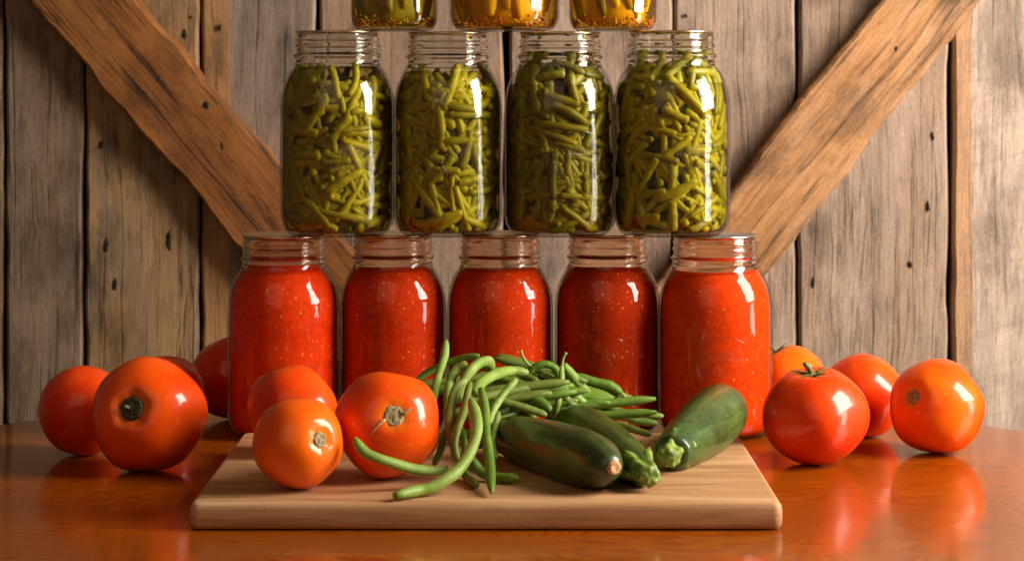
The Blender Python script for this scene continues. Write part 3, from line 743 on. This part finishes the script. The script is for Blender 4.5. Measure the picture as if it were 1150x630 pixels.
def green_bean(pts, width, mat, label, stem=None, ends=(0.3, 0.45), share=None):
    P = []
    r0 = None
    for (x, y, D) in pts:
        r = width*1.02/2*D/F_PX
        z = CAM_H-(y-YH)/F_PX*D
        if z < BT+r: D = (CAM_H-BT-r)*F_PX/(y-YH)
        P.append(at(x, y, D)); r0 = r if r0 is None else r0
    n = 30; sp = spline(P, n); org = sp[0].copy(); org = sp[n//2].copy()
    rad = []
    rr = random.Random(label+str(pts[0])).uniform(0, 6)
    for i in range(n):
        t = i/(n-1)
        a = min(1, ends[0]+(1-ends[0])*(t/0.13)**0.6) if t < 0.13 else 1
        b = min(1, ends[1]+(1-ends[1])*((1-t)/0.13)**0.6) if t > 0.87 else 1
        rad.append(r0*a*b*(0.98+0.03*math.sin(i*1.25+rr)+0.05*math.sin(i*0.45+rr*2)))
    bm = bmesh.new(); tube(bm, [p-org for p in sp], rad, 12, 0.86)
    o = mesh_obj('green_bean', bm, mat); o.location = org
    tag(o, label, 'green bean', GRP)
    if stem:
        Q = [at(*s)-org for s in stem]
        bm = bmesh.new(); s2 = spline(Q, 10); tube(bm, s2, [0.0013-0.0004*i/9 for i in range(9)]+[0.0015], 7)
        mesh_obj('stem', bm, GST, o)
    return o
green_bean([(501, 381, 1.68), (499, 400, 1.66), (493, 420, 1.64), (487, 443, 1.61), (484, 468, 1.58)], 10, G1, 'bean standing steeply upright at the left of the heap, tip against the jars', ends=(0.15, 0.8))
green_bean([(464, 430, 1.655), (482, 417, 1.66), (504, 407, 1.66), (521, 402, 1.655), (538, 399, 1.65)], 8, G2, 'bean arching over the back of the heap behind the upright bean')
green_bean([(524, 408, 1.60), (512, 416, 1.60), (506, 429, 1.59), (504, 446, 1.57), (503, 470, 1.55)], 11.5, G1, 'short pale bean bending down just right of the upright bean', ends=(0.7, 0.8))
green_bean([(551, 414, 1.625), (548, 406, 1.61), (538, 408, 1.60), (527, 418, 1.59), (520, 430, 1.585), (517, 450, 1.57)], 13, G1, 'thick bean folded over the very top of the heap', ends=(0.8, 0.8))
green_bean([(520, 428, 1.56), (512, 438, 1.555), (507, 454, 1.54), (505, 473, 1.525), (508, 494, 1.51), (514, 510, 1.50)], 12, G3, 'dull olive bean hanging down the front left of the heap', ends=(0.7, 0.8))
green_bean([(528, 428, 1.555), (525, 442, 1.54), (521, 462, 1.525), (513, 484, 1.505), (510, 503, 1.495), (515, 520, 1.49)], 10, G3, 'thin brownish-edged bean between the olive bean and the long front bean')
green_bean([(528, 448, 1.515), (533, 463, 1.50), (535, 485, 1.485), (528, 507, 1.47), (515, 527, 1.455), (498, 540, 1.445), (483, 548, 1.44), (467, 551, 1.435), (444, 556, 1.43)], 15, G1, 'long thick bean curving forward onto the board front, nearest bean', ends=(0.3, 0.6))
green_bean([(398, 491, 1.455), (406, 504, 1.452), (416, 511, 1.45), (436, 518, 1.452), (463, 526, 1.46), (485, 529, 1.465), (503, 527, 1.47)], 12.5, G1, 'bean reaching left across the front of the big tomato', ends=(0.25, 0.8))
green_bean([(540, 437, 1.545), (544, 457, 1.53), (545, 474, 1.515), (546, 490, 1.50), (549, 511, 1.485), (551, 533, 1.465), (552, 553, 1.45)], 12, G2, 'bean hanging straight down beside the dark front zucchini', ends=(0.7, 0.3))
green_bean([(580, 426, 1.57), (566, 442, 1.56), (555, 458, 1.55), (548, 476, 1.54)], 10.5, G1, 'short slanting bean at heap centre with its tip up right', ends=(0.45, 0.8))
green_bean([(593, 418, 1.635), (573, 416.5, 1.63), (555, 421, 1.61), (541, 430, 1.59), (534, 442, 1.57)], 12, G1, 'pale bean arching right along the heap crest', ends=(0.5, 0.8))
green_bean([(552, 423, 1.65), (565, 428, 1.645), (583, 437, 1.635), (602, 449, 1.62), (618, 460, 1.61)], 14, G2, 'dark shiny bean sloping down right to the zucchini tops', ends=(0.6, 0.5))
green_bean([(570, 424, 1.67), (583, 430, 1.67), (602, 436, 1.665), (621, 442, 1.66)], 8.5, G3, 'small bean lying just above the dark shiny bean')
green_bean([(631, 411, 1.655), (630, 433, 1.65), (627, 452, 1.645), (620, 468, 1.65)], 8, G1, 'slim upright bean with long stem standing before the right half', stem=[(631, 412, 1.655), (632, 404, 1.655), (635.5, 396, 1.655)], ends=(0.6, 0.7))
green_bean([(608, 418, 1.68), (624, 428, 1.68), (642, 440, 1.685), (658, 454, 1.69), (682, 469, 1.69)], 9.5, G1, 'long light bean running diagonally down right under the upright stem')
green_bean([(633, 410, 1.69), (645, 424, 1.695), (656, 437, 1.70), (662, 447, 1.705)], 11, G1, 'stubby bean sloping right just behind the stem of the slim bean', ends=(0.7, 0.5))
green_bean([(645, 422, 1.715), (668, 428.5, 1.715), (685, 432.5, 1.715), (699, 442, 1.715)], 10.5, G2, 'bean at the back right with thin curved tail pointing down', stem=[(698, 441, 1.715), (704, 448, 1.715), (710, 456, 1.715)], ends=(0.7, 0.35))
green_bean([(655, 448, 1.705), (678, 458, 1.70), (696, 464.5, 1.70), (714, 472, 1.70), (738, 475, 1.70)], 9.5, G2, 'long bean reaching right toward the plump zucchini')
green_bean([(695, 461, 1.716), (710, 464, 1.716), (727, 466, 1.716), (745, 467, 1.716)], 7.5, G1, 'rearmost thin bean end touching the plump zucchini')
green_bean([(592, 420, 1.675), (601, 412, 1.675), (614, 409, 1.675), (625, 415, 1.675), (628, 426, 1.675)], 9, G2, 'curled bean with thin pale stem sticking up before the middle jar', stem=[(599, 413, 1.675), (592, 408, 1.675), (587, 400, 1.675), (585, 394, 1.675)], ends=(0.6, 0.8))
green_bean([(584, 421, 1.665), (594, 424, 1.66), (604, 429, 1.655)], 9, G3, 'cut-looking short bean end between crest bean and curled bean', ends=(0.8, 0.7))
green_bean([(629, 440, 1.67), (637, 449, 1.67), (648, 459, 1.67), (660, 468, 1.67)], 10, G2, 'bean disappearing under the middle zucchini top')
green_bean([(688, 474, 1.67), (703, 479, 1.665), (717, 484, 1.66), (731, 488, 1.655)], 8.5, G3, 'low bean on the board between middle and plump zucchini')
green_bean([(556, 449, 1.60), (577, 454, 1.60), (596, 460, 1.60), (614, 466, 1.60)], 9.5, G3, 'shaded bean under the dark shiny bean behind the front zucchini')
green_bean([(503, 478, 1.53), (498, 494, 1.52), (494, 508, 1.51), (487, 522, 1.505)], 9, G2, 'bean pressed against the right side of the big tomato')
green_bean([(527, 512, 1.50), (541, 530, 1.495), (562, 536, 1.49), (582, 537, 1.48)], 12.5, G2, 'bean lying flat on the board left of the front zucchini')
green_bean([(517, 520, 1.50), (525, 536, 1.49), (536, 545, 1.46)], 10, G2, 'short bean end on the board under the long front bean')
green_bean([(512, 470, 1.53), (519, 486, 1.52), (522, 504, 1.51), (520, 522, 1.50)], 8, G2, 'thin bean seen through the loop of the long front bean')
green_bean([(560, 462, 1.58), (556, 480, 1.57), (552, 498, 1.55), (556, 515, 1.52)], 10, G3, 'shadowed bean behind the bean that hangs straight down')
rnd = random.Random(5)
for q in range(40):                                              # the bottom of the heap
    cx_, cy_ = rnd.uniform(-0.045, 0.075), rnd.uniform(1.555, 1.69)
    zc = BT+rnd.uniform(0.006, 0.030); a = rnd.uniform(0, math.pi); L = rnd.uniform(0.03, 0.045)
    if cx_ > 0.0 and cy_ < 1.64: cy_ = rnd.uniform(1.665, 1.70)
    if cx_ > 0.02: a = rnd.uniform(-0.4, 0.2); zc = BT+rnd.uniform(0.006, 0.026)
    if q >= 16: cx_, cy_, zc = rnd.uniform(-0.055, 0.03), rnd.uniform(1.60, 1.68), BT+rnd.uniform(0.02, 0.048); a = rnd.uniform(-0.9, 0.9)
    if q >= 26: cx_, cy_ = rnd.uniform(0.0, 0.085), rnd.uniform(1.690, 1.735); zc = BT+0.012+max(0, 0.050-0.52*cx_)*rnd.uniform(0.2, 1.0); a = rnd.uniform(-0.5, 0.35)
    dz = -0.010 if q >= 26 else 0.004
    P = [Vector((cx_+math.cos(a)*L*t, cy_+math.sin(a)*L*t*(0.15 if q >= 26 else 0.5), max(BT+0.0045, zc+dz*math.sin(t*2)))) for t in (-1, 0, 1)]
    sp = spline(P, 20); bm = bmesh.new()
    tube(bm, [p-P[1] for p in sp], [0.0036*min(1, 0.4+i/4, 0.4+(19-i)/4) for i in range(20)], 10)
    o = mesh_obj('green_bean', bm, (G2, G3)[q % 2]); o.location = P[1]
    tag(o, 'bean buried low inside the heap, mostly covered by the other beans', 'green bean', GRP)
